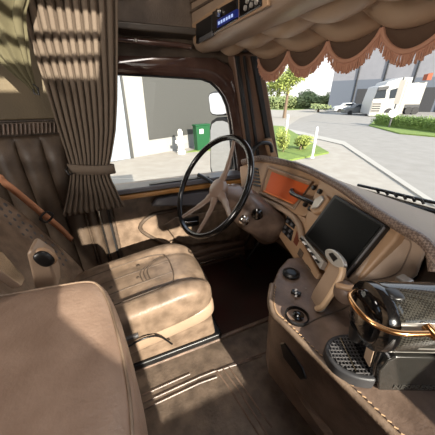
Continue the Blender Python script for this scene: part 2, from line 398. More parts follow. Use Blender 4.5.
obj('grab_handle', G().tube(smoothpath(ha, 4), .012, 10), BLK, r_)
obj('handle_base', G().prism([at(x, y, Y=1.31) for x, y in ((266, 140), (272, 138), (278, 158), (272, 160))], V((0, .04, 0))), BEI, r_, bevel=.006)
# ================================================================== OVERHEAD CONSOLE + pelmet
XO = .46; ZO = 1.375
oc = thing('overhead_console', (.6, .4, 1.37), 'brown leather overhead console with radio slots in its left end', 'console')
yend = 1.385
prof = [(XO+.03, ZO-.02), (XO-.005, ZO-.008), (XO-.02, ZO+.02), (XO-.02, ZC-.01), (1.0, ZC-.01), (1.0, ZO+.11), (XO+.16, ZO+.08), (XO+.13, ZO-.005)]
g = G().prism([V((x, yend, z)) for x, z in prof], V((0, YR-yend+.01, 0)))
obj('shell', g, LEL, oc, bevel=.014, bseg=3, label='light tan console shell')
zc0 = ZO+.065; zc1 = ZO+.245
def ohbox(x0, y0, x1, y1, mt, name, d=.012, par=oc):
    a = at(x0, y0, X=XO+.03); b = at(x1, y1, X=XO+.03)
    return a, b
def ohq(name, pts, mt, off, par=oc, bev=.003):
    return obj(name, G().prism([at(x, y, X=XO-.02)-V((off, 0, 0)) for x, y in pts], V((.01+off, 0, 0))), mt, par, bevel=bev)
g = G().box((XO-.02, .68, ZO+.15), (.02, .02, .02))
ohq('radio_surround', [(195, 44), (268, 6), (268, -28), (192, 24)], BEI, .002)
tray = ohq('storage_slot', [(197, 44), (213, 35), (213, 14), (197, 24)], BLK, .006)
obj('slot_lip', G().prism([at(x, y, X=XO-.030) for x, y in ((199, 43), (212, 35.5), (212, 31), (199, 38))], V((.008, 0, 0))), GRY, tray, bevel=.002)
radio = ohq('radio', [(214, 34), (239, 19.5), (239, -2), (214, 12)], BLG, .008)
obj('display', G().prism([at(x, y, X=XO-.030) for x, y in ((217, 28), (236.5, 17), (236.5, 9), (217, 20))], V((.008, 0, 0))), BLUE, radio, label='blue lit display')
g = G()
for k in range(6):
    x = 218+k*2.6
    g.prism([at(a, b, X=XO-.0315) for a, b in ((x, 25-(x-218)*.57), (x+1.4, 24.2-(x-218)*.57), (x+1.4, 21-(x-218)*.57), (x, 21.8-(x-218)*.57))], V((.004, 0, 0)))
obj('display_text', g, BLUW, radio)
obj('radio_knob', G().lathe(at(219.5, 13, X=XO-.030), (-1, 0, 0), [(.012, 0), (.011, .012)]), SIL, radio)
sp = ohq('switch_panel', [(241, 18.5), (263, 6), (263, -16), (241, -4)], BLG, .008)
for x, y in ((246, 8), (252, 5), (257, 2), (248, 1), (254, -2)):
    obj('button', G().lathe(at(x, y, X=XO-.030), (-1, 0, 0), [(.007, 0), (.006, .006)], 12), SLV, sp)
for k in range(3): ohq('cover_seam', [(185-k*2, 17-k*9), (225, -6-k*9), (225, -9-k*9), (185-k*2, 14-k*9)], LED, .008)
# door-side end cheek: dark ridged brown cover above the left end
g = G()
for k in range(5): g.prism([at(x, y, Y=1.375) for x, y in ((180+k*4, 30-k*14), (182+k*4, 33-k*14), (214+k*4, 12-k*14), (214+k*4, 6-k*14))], V((0, -.02, 0)))
# quilted pelmet (ceiling roll between console and windscreen)
JY = [1.33, 1.10, .88, .67, .47, .27, .07, -.13, -.33, -.53, -.73, -.9]
def VX(y): return .80+.07*math.sin(max(0, min(1, (1.33-y)/1.1))*math.pi/2)
def puff(y, j0):
    for i in range(len(JY)-1):
        a, b = JY[i], JY[i+1]
        if a >= y >= b:
            t = (y-b)/(a-b); return abs(math.sin(math.pi*(t+j0)))
    return 0
yy = [1.33-k*(2.2/264) for k in range(265)]
rows = []
NR = 30
for r in range(NR+1):
    t = r/NR; row = []
    for y in yy:
        x0 = XO+.10; x1 = VX(y)+.015
        x = x0+(x1-x0)*t
        base = 1.392-.03*t+.02*math.sin(math.pi*t)
        tt = (t*2) % 1 if t < 1 else 1
        ph = .5 if t < .5 else 0
        d = (abs(math.sin(math.pi*tt))**.5)*(puff(y, ph)**.5)
        row.append(V((x+.012*d*(1 if t > .5 else .3), y, base-.05*d)))
    rows.append(row)
qp = obj('quilted_pelmet', G().grid(rows), mat('leather_pelmet', (190, 162, 134), .4, bump=.12, bs=200), solid=.01)
tag(qp, 'padded tan leather pelmet with rounded tufts above the windscreen', 'pelmet')
# ---- valance with scallops and fringe
va = thing('windscreen_valance', (.84, .4, 1.28), 'dark brown scalloped velour valance with rust fringe hanging over the windscreen', 'valance')
for i in range(len(JY)-1):
    a, b = JY[i], JY[i+1]; top = []; bot = []; N = 18; cb = []
    for k in range(N+1):
        t = k/N; y = a+(b-a)*t; sag = max(0, math.sin(math.pi*t))**.7
        x = VX(y); zb = 1.335-.075*sag+.012*(VX(y)-.8)/.07
        top.append(V((x, y, 1.40))); bot.append(V((x-.004, y, zb))); cb.append(V((x-.006, y, zb)))
    mid = [(p*.5+q*.5)+V((-.006*math.sin(math.pi*k/N), 0, 0)) for k, (p, q) in enumerate(zip(top, bot))]
    s_ = obj('scallop', G().grid([top, mid, bot]), VEL, va, solid=.004)
    obj('braid_trim', G().tube(cb, .0075, 8), FRG, s_)
    g = G(); L = 84
    for k in range(L):
        t = (k+.5)/L; y = a+(b-a)*t; sag = max(0, math.sin(math.pi*t))**.7; x = VX(y)-.004; zb = 1.335-.075*sag+.012*(VX(y)-.8)/.07
        ln = .036+random.uniform(-.005, .006); dx = random.uniform(-.003, .003); dy = random.uniform(-.003, .003)
        g.tube([V((x, y, zb)), V((x+dx, y+dy, zb-ln*.5)), V((x+dx*1.5, y+dy*2, zb-ln))], [.0026, .0024, .0030], 4)
    f_ = obj('fringe', g, FRG, s_); f_['kind'] = 'stuff'
# ================================================================== CURTAIN
cu = thing('curtain', (-.2, 1.3, .63), 'pleated brown curtain gathered by a tieback beside the driver door window', 'curtain')
NP = 11
topL = at(24, -5, Y=1.30).x; topR = at(119, 0, Y=1.30).x; tieL = at(72, 168, Y=1.30).x; tieR = at(112, 168, Y=1.30).x
midL = at(48, 85, Y=1.3).x; midR = at(119, 90, Y=1.3).x
zt = 1.56; ztie = at(90, 168, Y=1.3).z; zb = at(95, 210, Y=1.3).z
def edge_(L):
    Q = [at(x, y, Y=1.285) for x, y in L]
    def f(z):
        for a, b in zip(Q, Q[1:]):
            if a.z >= z >= b.z: return a.x+(b.x-a.x)*(a.z-z)/(a.z-b.z)
        return Q[0].x if z > Q[0].z else Q[-1].x
    return f
eL = edge_([(14, -20), (20, 0), (32, 45), (46, 88), (58, 128), (67, 155), (71, 168), (70, 180), (67, 197), (63, 213)])
eR = edge_([(118, -20), (118, 45), (117.5, 100), (116, 130), (112, 155), (109, 168), (111, 178), (118, 192), (124, 206)])
rows = []; K = NP*12
for r in range(49):
    t = r/48; z = zt+(zb-zt)*t; L = eL(z); Rr = eR(z)
    s = abs(z-ztie); amp = .006+.003*min(1, s/.08)
    rows.append([V((L+(Rr-L)*(k/K)+.002*math.sin(2*math.pi*NP*k/K*2), 1.285-amp*(abs(math.cos(math.pi*NP*k/K))**.7*2-1)-.002*math.cos(k*.21), z)) for k in range(K+1)])
obj('curtain_fabric', G().grid(rows), CUR, cu, solid=.003)
zz = ztie; g = G()
loop = []
for k in range(24):
    th = 2*math.pi*k/24; loop.append(V(((tieL+tieR)/2+(tieR-tieL)*.56*math.cos(th), 1.285+.034*math.sin(th), zz-.012*math.cos(th))))
rr_ = [[p+V((0, 0, -.022)) for p in loop+[loop[0]]], [p+V((0, 0, .022)) for p in loop+[loop[0]]]]
tb = obj('tieback', G().grid(rr_), CUR, cu, solid=.008)
obj('tieback_hook', G().tube([V((tieL-.012, 1.28, zz+.02)), V((tieL-.02, 1.26, zz+.01)), V((tieL-.01, 1.25, zz-.01)), V((tieL+.004, 1.25, zz-.004))], .005), BLK, tb)
obj('curtain_rail', G().box((-.3, 1.30, 1.585), (.95, .03, .02)), BLK, cu)
# second olive curtain, bunched, at the far left
c2 = thing('curtain', (-.4, 1.2, 1.2), 'bunched olive curtain end hanging at the upper left corner, left of the pleated curtain', 'curtain')
ctr = [(at(-10, -20, Y=1.2)+V((-.04, 0, .32)), .12), (at(-10, -20, Y=1.2), .10), (at(-4, 20, Y=1.2), .085), (at(8, 45, Y=1.2), .06), (at(20, 68, Y=1.2), .035), (at(30, 83, Y=1.2), .016), (at(37, 94, Y=1.2), .006)]
PP = smoothpath([c for c, _ in ctr], 6); rows = []
for i, p in enumerate(PP):
    t = i/(len(PP)-1)*(len(ctr)-1); a = int(min(t, len(ctr)-2)); wd = ctr[a][1]+(ctr[a+1][1]-ctr[a][1])*(t-a)
    rows.append([p+V((wd*math.cos(2*math.pi*k/72)*(1+.08*math.sin(2*math.pi*k/6+i*.1)), .35*wd*math.sin(2*math.pi*k/72)*(1+.5*math.sin(2*math.pi*k/8+i*.08)), wd*.25*math.cos(2*math.pi*k/72))) for k in range(73)])
obj('curtain_fabric', G().grid(rows), CUR2, c2)
obj('hook', G().tube([at(33, 84, Y=1.18), at(38, 88, Y=1.18), at(39, 95, Y=1.18), at(35, 94, Y=1.18), at(33, 89, Y=1.18)], .003), BLK, c2)
# ================================================================== FLOOR covering
fm = thing('floor_mat', (.3, .5, 0), 'worn brown leather floor covering with stitched grooves between the seats and dashboard', 'floor mat')
obj('mat_surface', G().box((.05, .0, .006), (2.0, 1.50, .012)), LEF, fm, bevel=.004)
g = G()
def fl(pts, r=.004): g.tube([at(x, y, Z=.014) for x, y in pts], r, 6)
fl([(134, 407), (200, 377), (215, 371)]); fl([(134, 414), (200, 383), (217, 377)]); fl([(134, 399), (190, 374)])
fl([(217, 371), (232, 392), (262, 440)]); fl([(223, 369), (240, 392), (268, 436)]); fl([(228, 366), (247, 392), (272, 428)])
fl([(217, 371), (262, 356)]); fl([(200, 377), (282, 346)], .003)
obj('stitched_seam', g, LE, fm)
obj('edge_trim', G().tube([at(128, 373, Z=.014), at(200, 346, Z=.014), at(285, 312, Z=.014)], .012, 8), LE, fm)
# step well with pedals
pd = thing('pedal', at(243, 262, Z=.02), 'dark pedal in the red-lit footwell under the steering wheel', 'pedal')
pc = at(246, 262, Z=.10)
obj('pedal_pad', G().box(pc, (.02, .07, .13), rotm(0, -.6, 0)), RUB, pd, bevel=.006)
obj('pedal_arm', G().tube([pc, pc+V((.12, 0, .18)), pc+V((.28, 0, .42))], .01), BLK, pd)
# ================================================================== DRIVER SEAT
ds = thing('driver_seat', (0, .95, 0), 'brown leather driver seat with reclined backrest facing the steering wheel', 'seat')
CYc = .915
def cfn(q):
    # bolsters, waterfall front
    t = abs(q.y)/.215
    q = q.copy()
    if q.z > 0: q.z += .018*max(0, min(1, (t-.45)/.25)) - .010*max(0, 1-abs(t-.5)/.1)
    if q.x > .15 and q.z > 0: q.z -= .05*((q.x-.15)/.17)**2
    return q
CC = V((-.03, CYc, .332)); CM = rotm(0, -.13, 0)
obj('seat_cushion', G().ell(CC, (.64, .43, .17), CM, .38, 80, 44, cfn), LES, ds)
g = G()
def ontop(x, y):  # approximate cushion top
    q = cfn(V((x, y, .084 - .02*(abs(x)/.32)**6 - .02*(abs(y)/.215)**6)))
    return CC + CM @ q
for yy_ in (-.125, .125): g.tube(smoothpath([ontop(-.27, yy_), ontop(-.1, yy_), ontop(.08, yy_), ontop(.16, yy_*.9)], 5), .0035, 6)
g.tube(smoothpath([ontop(.16, -.112), ontop(.175, -.05), ontop(.175, .05), ontop(.16, .112)], 5), .0035, 6)
for yy_ in (-.045, .045): g.tube(smoothpath([ontop(-.27, yy_), ontop(-.1, yy_), ontop(.08, yy_), ontop(.17, yy_)], 5), .003, 6)
for k in range(3):
    o_ = .03+.016*k
    g.tube(smoothpath([ontop(.10-o_, -.04), ontop(.10-o_, .04), ontop(.16-o_*.3, .09+o_*.3)], 4), .003, 6)
obj('cushion_seam', g, LED, ds)
for x, y in ((-.10, .0), (.02, -.0), (-.10, -.085), (.03, .085)): obj('cushion_button', G().lathe(ontop(x, y)-V((0, 0, .002)), (0, 0, 1), [(.009, 0), (.009, .003), (.004, .006)], 12), LED, ds)
obj('seat_shell', G().ell((.015, CYc, .25), (.56, .42, .09), CM, .3, 48, 20), LEL, ds, label='pale tan shell under the cushion')
obj('height_lever', G().box(at(132, 337, Y=.69), (.05, .015, .014)), GRY, ds, bevel=.004)
obj('seat_skirt', G().prism([V((-.30, .735, .23)), V((.27, .735, .25)), V((.30, .76, .05)), V((-.30, .76, .05))], V((0, .34, 0))), LES, ds, bevel=.02)
obj('seat_base', G().box((.01, CYc+.025, .03), (.64, .38, .05)), BLK, ds, bevel=.01)
obj('adjustment_cable', G().tube(smoothpath([at(120, 352, Y=.69), at(140, 340, Y=.68), at(158, 336, Y=.69), at(172, 344, Y=.71)], 5), .004), BLK, ds)
# backrest
BA = R(24)
BM = rotm(0, -BA, 0)
BC = V((-.47, .925, .565))
def bfn(q):
    q = q.copy(); t = abs(q.y)/.25
    if q.x > 0: q.x += .03*max(0, min(1, (t-.5)/.3))
    if q.z > .15: q.y *= 1-.35*((q.z-.15)/.25)**1.5
    return q
obj('backrest', G().ell(BC, (.17, .52, .66), BM, .42, 64, 44, bfn), LES, ds)
g = G()
def onb(y, z): return BC+BM @ bfn(V((.078-.01*(abs(y)/.25)**4-.02*(abs(z)/.37)**6, y, z)))+V((.003, 0, 0))
for y_ in (-.13, .13): g.tube(smoothpath([onb(y_, -.3), onb(y_, -.1), onb(y_, .1), onb(y_*.9, .28)], 5), .004, 6)
for z_ in (-.12, .06, .2): g.tube(smoothpath([onb(-.13, z_), onb(0, z_+.01), onb(.13, z_)], 5), .003, 6)
g.tube(smoothpath([onb(.13, .05), onb(.17, .0), onb(.2, -.03), onb(.19, -.12)], 5), .0035, 6)
obj('backrest_seam', g, LED, ds)
g = G()
for i in range(12):
    for j in range(9):
        y_ = -.03+.026*j; z_ = -.14+.03*i
        p = onb(y_+(.013 if i % 2 else 0), z_); g.ell(p, (.008, .02, .02), BM, .8, 8, 6)
q_ = obj('quilting', g, GRY, ds); q_['kind'] = 'stuff'; q_['label'] = 'grey quilted backrest centre'
# armrest with oval black button
ar = thing('seat_belt_buckle', at(45, 294, Y=.69), 'beige buckle block with black oval release button beside the driver seat backrest', 'buckle')
bq = [at(x, y, Y=.66) for x, y in ((26, 254), (31, 249), (50, 262), (56, 279), (57, 292), (36, 294))]
bl_ = obj('buckle_housing', G().prism(bq, V((0, .07, 0))), LEL, ar, bevel=.008, bseg=3)
bc_ = at(44.5, 258, Y=.665)
obj('button_ring', G().ell(bc_+V((0, .004, 0)), (.050, .02, .062), rotm(0, R(-25), 0), .8, 24, 14), BEI, ar)
obj('release_button', G().ell(bc_+V((0, -.004, 0)), (.040, .02, .052), rotm(0, R(-25), 0), .8, 24, 14), BLK, ar)
# belt
bt = thing('seat_belt', at(40, 220, Y=.9), 'tan seat belt strap running over the driver seat shoulder', 'seat belt')
bp = smoothpath([V((-.66, 1.16, .93)), at(-8, 176, Y=1.13), at(6, 184, Y=1.14), at(26, 200, Y=1.15), at(44, 215, Y=1.16), at(60, 228, Y=1.19), at(72, 240, Y=1.24)], 5)
rows = []
wv = V((.026, -.012, .030))
g = G().grid([[p-wv*.42 for p in bp], [p+wv*.42 for p in bp]])
obj('webbing', g, BELT, bt, solid=.003)
obj('belt_loop', G().tube(smoothpath([at(40, 219, Y=1.11), at(47, 222, Y=1.12), at(53, 215, Y=1.13), at(46, 212, Y=1.13)], 4, True), .005, 8, True), BLK, bt)
# grey lap strap hardware at left edge
ls = tag(obj('steel_hinge_bar', G().prism([at(x, y, X=-.26) for x, y in ((-4, 250), (2, 250), (26, 278), (22, 287), (-4, 268))], V((-.02, 0, 0))), SIL, bevel=.004), 'brushed steel bar low at the driver seat backrest by the left edge', 'bar')
# ================================================================== PASSENGER SEAT (foreground)
ps = thing('passenger_seat', (-.5, .2, 0), 'large smooth light brown leather passenger seat with folded backrest in the foreground', 'seat')
top = 0.75
edge = [at(-60, 296, Z=top), at(0, 290, Z=top), at(60, 280, Z=top), at(92, 276, Z=top), at(104, 282, Z=top), at(113, 298, Z=top), at(122, 325, Z=top), at(130, 356, Z=top), at(137, 392, Z=top), at(142, 440, Z=top)]
last = edge[-1]
edge += [V((last.x-.005, last.y-.15, top)), V((last.x-.03, last.y-.30, top)), V((last.x-.12, last.y-.36, top)), V((-.65, last.y-.36, top)), V((-.72, .1, top)), V((-.70, .55, top))]
sp_ = smoothpath(edge, 5, True)
cen = sum(sp_, V((0, 0, 0)))/len(sp_)
rows = []
for s_, dz in ((.0, .010), (.5, .008), (.8, .004), (.90, .0), (.95, -.006), (.985, -.02), (1.0, -.045), (1.0, -.10), (.985, -.125), (.93, -.14), (.0, -.14)):
    rows.append([V((cen.x+(p.x-cen.x)*s_, cen.y+(p.y-cen.y)*s_, top+dz)) for p in sp_+[sp_[0]]])
obj('folded_backrest', G().grid(rows), LEB, ps)
obj('backrest_seam', G().tube([V((cen.x+(p.x-cen.x)*.94, cen.y+(p.y-cen.y)*.94, top-.0035)) for p in sp_], .0028, 6, True), LES, ps)
obj('seat_cushion', G().ell((-.36, .2, .50), (.56, .5, .2), None, .4, 48, 24), LES, ps)
obj('seat_base', G().box((-.40, .2, .21), (.42, .36, .40)), BLK, ps, bevel=.02)
# ================================================================== DASHBOARD
PT = ((.638, .472, .745), (-.841, .274, .466)); PO = ((.72, .9, .755), (-.795, -.156, .586))
nT = V(PT[1]).normalized(); nO = V(PO[1]).normalized()
uT = V((-.282, -.958, .053)).normalized(); vT = nT.cross(uT).normalized()
da = thing('dashboard', (.85, .3, .5), 'tan and brown leather dashboard curving around the driver position', 'dashboard')
T = lambda x, y, o=0: onp(x, y, PT[0], PT[1])+nT*o
O = lambda x, y, o=0: onp(x, y, PO[0], PO[1])+nO*o
# deck: from pad to windscreen
padpx = [(243, 161), (250, 159), (262, 157), (285, 161), (303, 166), (325, 176), (345, 187), (372, 206), (400, 226), (420, 238), (427, 250), (427, 264)]
padd = [O(243, 161), O(250, 159), O(262, 157), O(285, 161), O(303, 166), T(325, 176), T(345, 187), T(372, 206), T(401, 224), T(422, 236), T(431, 248, -.01), T(431, 266, -.02)]
pad = smoothpath(padd, 6)
obj('dash_roll', G().tube([p-V((0, 0, .009)) for p in pad], [.019-.0065*i/(len(pad)-1) for i in range(len(pad))], 14), LEW, da, label='woven leather roll along the dash top')
rows = [[], [], []]
for p in pad[:-10]:
    rows[0].append(p-V((0, 0, .02))); rows[1].append(V((min(p.x+.15, 1.1), p.y, .79))); rows[2].append(V((WB(p.y)-.01, p.y, .70)))
obj('dash_deck', G().grid(rows), DCK, da, solid=.01)
# passenger side deck continues
obj('passenger_deck', G().prism([V((.72, .30, .80)), V((1.17, .30, .72)), V((1.17, YR+.01, .72)), V((.78, YR+.01, .78)), V((.76, .1, .80))], V((0, 0, -.05))), DCK, da, bevel=.02, bseg=3)
obj('passenger_fascia', G().prism([V((.80, .30, .76)), V((1.12, .30, .76)), V((1.12, YR+.01, .72)), V((.84, YR+.01, .72))], V((0, 0, -.20))), LEL, da, bevel=.02)
# cluster fascia
fc = [O(x, y, -.012) for x, y in ((238, 166), (250, 160), (262, 158), (285, 162), (305, 168), (322, 180), (318, 205), (302, 216), (296, 214), (262, 200), (240, 192))]
obj('cluster_fascia', G().prism(fc, -nO*.10), BEI, da, bevel=.008)
fr = [O(x, y) for x, y in ((268, 167), (312, 183), (294, 208), (260, 193))]
obj('cluster_frame', G().tube(smoothpath(fr, 1, True), .009, 8, True), LEL, da)
clo = obj('instrument_display', G().prism([O(x, y, -.006) for x, y in ((271, 171), (309, 185), (293, 203.5), (264, 191))], -nO*.01), ORA, da, bevel=.002, label='flat orange instrument display')
obj('display_edge', G().tube([O(264, 191, .001), O(293, 203.5, .001)], .004, 6), mat('orange_bright', (236, 132, 72), .4), clo)
# left vent
for k in range(6):
    x0 = 249.5+k*.6; y0 = 166+k*3.4
    obj('vent_slot', G().prism([O(x0, y0, -.008), O(x0+8, y0+1.8, -.008), O(x0+7.6, y0+3.4, -.008), O(x0-.4, y0+1.6, -.008)], nO*.004), BLK, da)
# beige lower rail of the cluster, sweeping into the centre stack
rail = smoothpath([O(238, 190, .0), O(258, 198, .004), O(278, 207, .004), T(292, 216, .0), T(299, 226, .0), T(302, 240, .0)], 5)
obj('cluster_rail', G().tube(rail, .013, 10), LEL, da)
# switch rail
srp = [T(x, y, -.015) for x, y in ((281, 206), (304, 217), (308, 226), (298, 238), (316, 272), (309, 286), (300, 272), (276, 236))]
obj('switch_rail', G().prism(srp, -nT*.08), BEI, da, bevel=.008)
for q in (((286.5, 212), (294.5, 219), (291.5, 228), (283, 221)), ((282.5, 222.5), (291, 229.5), (288.5, 240), (280, 231))):
    sb = obj('switch_bank', G().prism([T(x, y, -.016) for x, y in q], nT*.006), BLK, da, bevel=.002)
    for i in range(2):
        for j in range(2):
            a = [V((x, y, 0)) for x, y in q]; s = (i+.5)/2; t = (j+.5)/2
            c_ = a[0]*(1-s)*(1-t)+a[1]*s*(1-t)+a[2]*s*t+a[3]*(1-s)*t
            obj('switch', G().box(T(c_.x, c_.y, -.008), (.016, .014, .006), basis(uT, vT)), GRY, sb, bevel=.001)
obj('switch_blank', G().prism([T(x, y, -.016) for x, y in ((297, 224), (301, 228), (294, 245), (291, 241))], nT*.006), mat('red_brown_plastic', (110, 56, 36), .4), da, bevel=.002)
for q in (((297.5, 247), (301, 252), (298.5, 258), (295, 253)), ((304, 263), (308, 269), (305.5, 274), (302, 268))):
    obj('rail_button', G().prism([T(x, y, -.016) for x, y in q], nT*.006), LED, da, bevel=.002)
# centre stack body
sb_ = [T(x, y, -.012) for x, y in ((318, 176), (346, 188), (398, 228), (392, 238), (352, 284), (330, 284), (300, 240), (303, 215))]
obj('stack_body', G().prism(sb_, -nT*.14), BEI, da, bevel=.01)
# right cheek panel, turned forward
n2 = (nT*.75 + V((-.35, -.70, .25))).normalized(); c2_ = T(370, 252, -.004)
C2 = lambda x, y, o=0: onp(x, y, c2_, n2)+n2*o
ck = [C2(x, y, -.006) for x, y in ((393, 227), (408, 232), (424, 241), (427, 252), (418, 276), (408, 283), (380, 287), (352, 285), (345, 280))]
obj('stack_cheek', G().prism(ck, -n2*.10), LEL, da, bevel=.012, bseg=3)
obj('cheek_seam', G().tube(smoothpath([C2(x, y, -.005) for x, y in ((390, 236), (404, 238), (411, 244), (405, 262), (396, 274), (378, 279), (358, 281))], 3), .0018, 6), LES, da)
# control knobs beside the tablet: two round black dials
for x, y in ((312.5, 187), (318.5, 191), (304, 204), (309, 208)):
    kb = obj('dial', G().lathe(T(x, y, -.012), nT, [(.011, 0), (.010, .012), (.006, .014)], 20), BLK, da)
# mounting base of the lever (beige)
lb = thing('brake_lever', T(322, 205), 'black-tipped lever on a beige base between orange display and tablet screen', 'lever')
obj('lever_base', G().prism([T(x, y, -.01) for x, y in ((317, 200), (327, 195), (331, 200), (323, 213), (315, 215), (311, 210))], nT*.022), BEI, lb, bevel=.006)
obj('lever_cap', G().prism([T(x, y, .013) for x, y in ((319, 201), (326, 197.5), (328, 201), (321, 210), (315, 211))], nT*.012), SLV, lb, bevel=.005)
obj('lever_knob', G().tube(smoothpath([T(297, 193, .03), T(298, 196, .035), T(303, 199, .03), T(312, 203, .02), T(316, 205, .01)], 4), [.012]*3+[.0125]*3+[.010]*6+[.009]*(17-12), 12), BLG, lb)
# ================================================================== TABLET SCREEN
tb_ = thing('touch_screen', T(347, 236), 'large black glossy touch screen mounted on the centre of the dashboard', 'screen')
tq = [(336.7, 195.5), (388.4, 226.5), (347, 278), (305.7, 237)]
obj('screen_housing', G().prism([T(x, y, .012) for x, y in tq], -nT*.026), BLK, tb_, bevel=.005)
ins = lambda a, s: [(347+(x-347)*s, 235.5+(y-235.5)*s) for x, y in a]
obj('screen_glass', G().prism([T(x, y, .0135) for x, y in ins(tq, .90)], -nT*.004), SCR, tb_)
obj('screen_bezel', G().tube([T(x, y, .013) for x, y in ((388, 229), (349, 277))], .0035, 6), GRY, tb_)
# phone-like black pad stuck above the screen
# keypad
kp = thing('control_keypad', T(311, 251), 'narrow silver keypad with dark buttons at the lower left edge of the touch screen', 'keypad')
obj('keypad_plate', G().prism([T(x, y, .010) for x, y in ((299, 234), (305, 237), (326, 262), (322, 270))], -nT*.02), SLV, kp, bevel=.003)
for k in range(7):
    x = 303.5+k*2.6; y = 238.5+k*3.6
    obj('key', G().prism([T(a, b, .012) for a, b in ((x, y), (x+3.6, y+3.4), (x+2.2, y+4.8), (x-1.2, y+1.2))], nT*.004), BLK if k % 2 == 0 else WHT, kp, bevel=.001)
# ================================================================== STEERING
wn = V((-.83, -.139, .54)).normalized(); wc = V((.365, .975, .787))
wu = wn.cross(V((0, 0, 1))).normalized(); wv_ = wn.cross(wu).normalized()
if wv_.z < 0: wv_ = -wv_
W = lambda a, r, o=0: wc+(wu*math.cos(a)+wv_*math.sin(a))*r+wn*o
def wang(x, y):
    p = onp(x, y, wc, wn)-wc; return math.atan2(p.dot(wv_), p.dot(wu))
sw = thing('steering_wheel', wc-V((0, 0, .2)), 'large black-rimmed steering wheel with taupe spokes in front of the driver seat', 'steering wheel')
obj('wheel_rim', G().tube([W(2*math.pi*k/64, .24) for k in range(64)], .0135, 14, True), WLH, sw)
hub = wc-wn*.045
for (x, y) in ((233, 142), (184, 215), (231, 219), (196, 238)):
    a = wang(x, y)
    P_ = [hub+(W(a, .035)-wc), hub+(W(a, .10)-wc)+wn*.004, W(a, .18, -.018), W(a, .232)]
    obj('spoke', G().tube(smoothpath(P_, 5), [.022]*4+[.017]*4+[.013]*4+[.011]*4, 10, flat=.5, up=wn), TAU, sw)
obj('hub_pad', G().lathe(hub-wn*.01, wn, [(.045, -.02), (.055, .0), (.05, .018), (.03, .03), (.008, .033)]), TAU, sw)
# column
cl = thing('steering_column', (.55, 1.0, .55), 'brown leather steering column shroud with round switches behind the steering wheel', 'steering column')
ce = V((.62, .99, .60))
P_ = [hub-wn*.02, hub-wn*.08, hub-wn*.16, ce, ce+V((.12, 0, -.14))]
obj('column_shroud', G().tube(smoothpath(P_, 4), [.035]*3+[.05]*2+[.065]*3+[.085]*4+[.10]*5, 18, flat=1.0), TAU, cl)
pod = G().ell(V((.60, .93, .61)), (.28, .26, .17), rotm(0, R(35), R(-12)), .55, 36, 20)
obj('column_pod', pod, LE, cl)
ig = at(252, 215, X=.50)
obj('ignition_switch', G().lathe(hit(pod, 257, 214)[0], hit(pod, 257, 214)[1], [(.026, -.03), (.026, .008), (.02, .012), (.012, .02)]), BLG, cl)
obj('ignition_key', G().box(hit(pod, 257, 214)[0]+hit(pod, 257, 214)[1]*.02, (.02, .006, .03), rotm(0, 0, .5)), CHR, cl)
obj('rotary_switch', G().lathe(hit(pod, 244, 220)[0], hit(pod, 244, 220)[1], [(.024, -.03), (.024, .004), (.018, .01), (.012, .012)]), CHR, cl)
obj('wiper_stalk', G().tube([hub-wn*.07, hub-wn*.07+V((-.04, .16, .03)), hub-wn*.06+V((-.06, .24, .035))], [.012, .009, .012], 10), BLK, cl)
# knee panel
kn = [V((.72, 1.40, .60)), V((.70, .80, .56)), V((.62, .55, .50)), V((.80, .50, .0)), V((1.0, .80, .0)), V((1.0, 1.40, .0))]
obj('knee_panel', G().prism([V((.80, 1.41, .66)), V((.74, 1.41, .60)), V((.80, 1.41, .35)), V((1.1, 1.41, .2)), V((1.1, 1.41, .66))], V((0, -.80, 0))), LE, da, bevel=.02)
# ================================================================== CENTRE SHELF / CONSOLE
SZ = .58
cs = thing('centre_console', (.5, .2, 0), 'brown leather centre console with stitched edge, dials, cup holder and drawer', 'console')
topo = [at(x, y, Z=SZ) for x, y in ((288, 258), (279, 268), (272, 285), (270, 300), (273, 314), (284, 325))]
te = [at(395, 436, Z=SZ), at(330, 368, Z=SZ)]
e0 = topo[-1]; e1 = te[0]; dv = (e1-e0)
topo += [e0+dv*.5, e1, e0+dv*2.2, V((.95, (e0+dv*2.2).y, SZ)), V((.95, .50, SZ))]
g = G(); n = len(topo); base = []
for i, p in enumerate(topo):
    base.append(p)
low = []
for p in topo:
    k = max(0, min(1, (.9-p.x)/.55)); low.append(V((p.x+.20*k, p.y-.03*k, 0.0)))
midp = [V((p.x+.015, p.y, SZ-.30)) for p in topo]
rows = [[p+V((0, 0, -.012)) for p in topo+[topo[0]]], midp+[midp[0]], low+[low[0]]]
g.grid(rows); obj('console_body', g, LE, cs)
obj('console_top', G().prism(topo, V((0, 0, -.022))), LE, cs, bevel=.008, bseg=3)
ep = smoothpath([p+V((.0, 0, .001)) for p in topo[2:9]], 6)
obj('edge_piping', G().tube(ep, .009, 10), LES, cs)
g = G()
for i in range(0, len(ep)-1):
    a, b = ep[i], ep[i+1]; L = (b-a).length; k = max(1, int(L/.010))
    for j in range(k):
        c_ = a+(b-a)*((j+.3)/k); d_ = (b-a).normalized()
        sd = V((-d_.y, d_.x, 0)); sd = sd if sd.x > 0 else -sd
        g.tube([c_+sd*.010+V((0, 0, .004)), c_+d_*.006+sd*.014+V((0, 0, .003))], .0016, 5)
st_ = obj('edge_stitching', g, THR, cs); st_['kind'] = 'stuff'
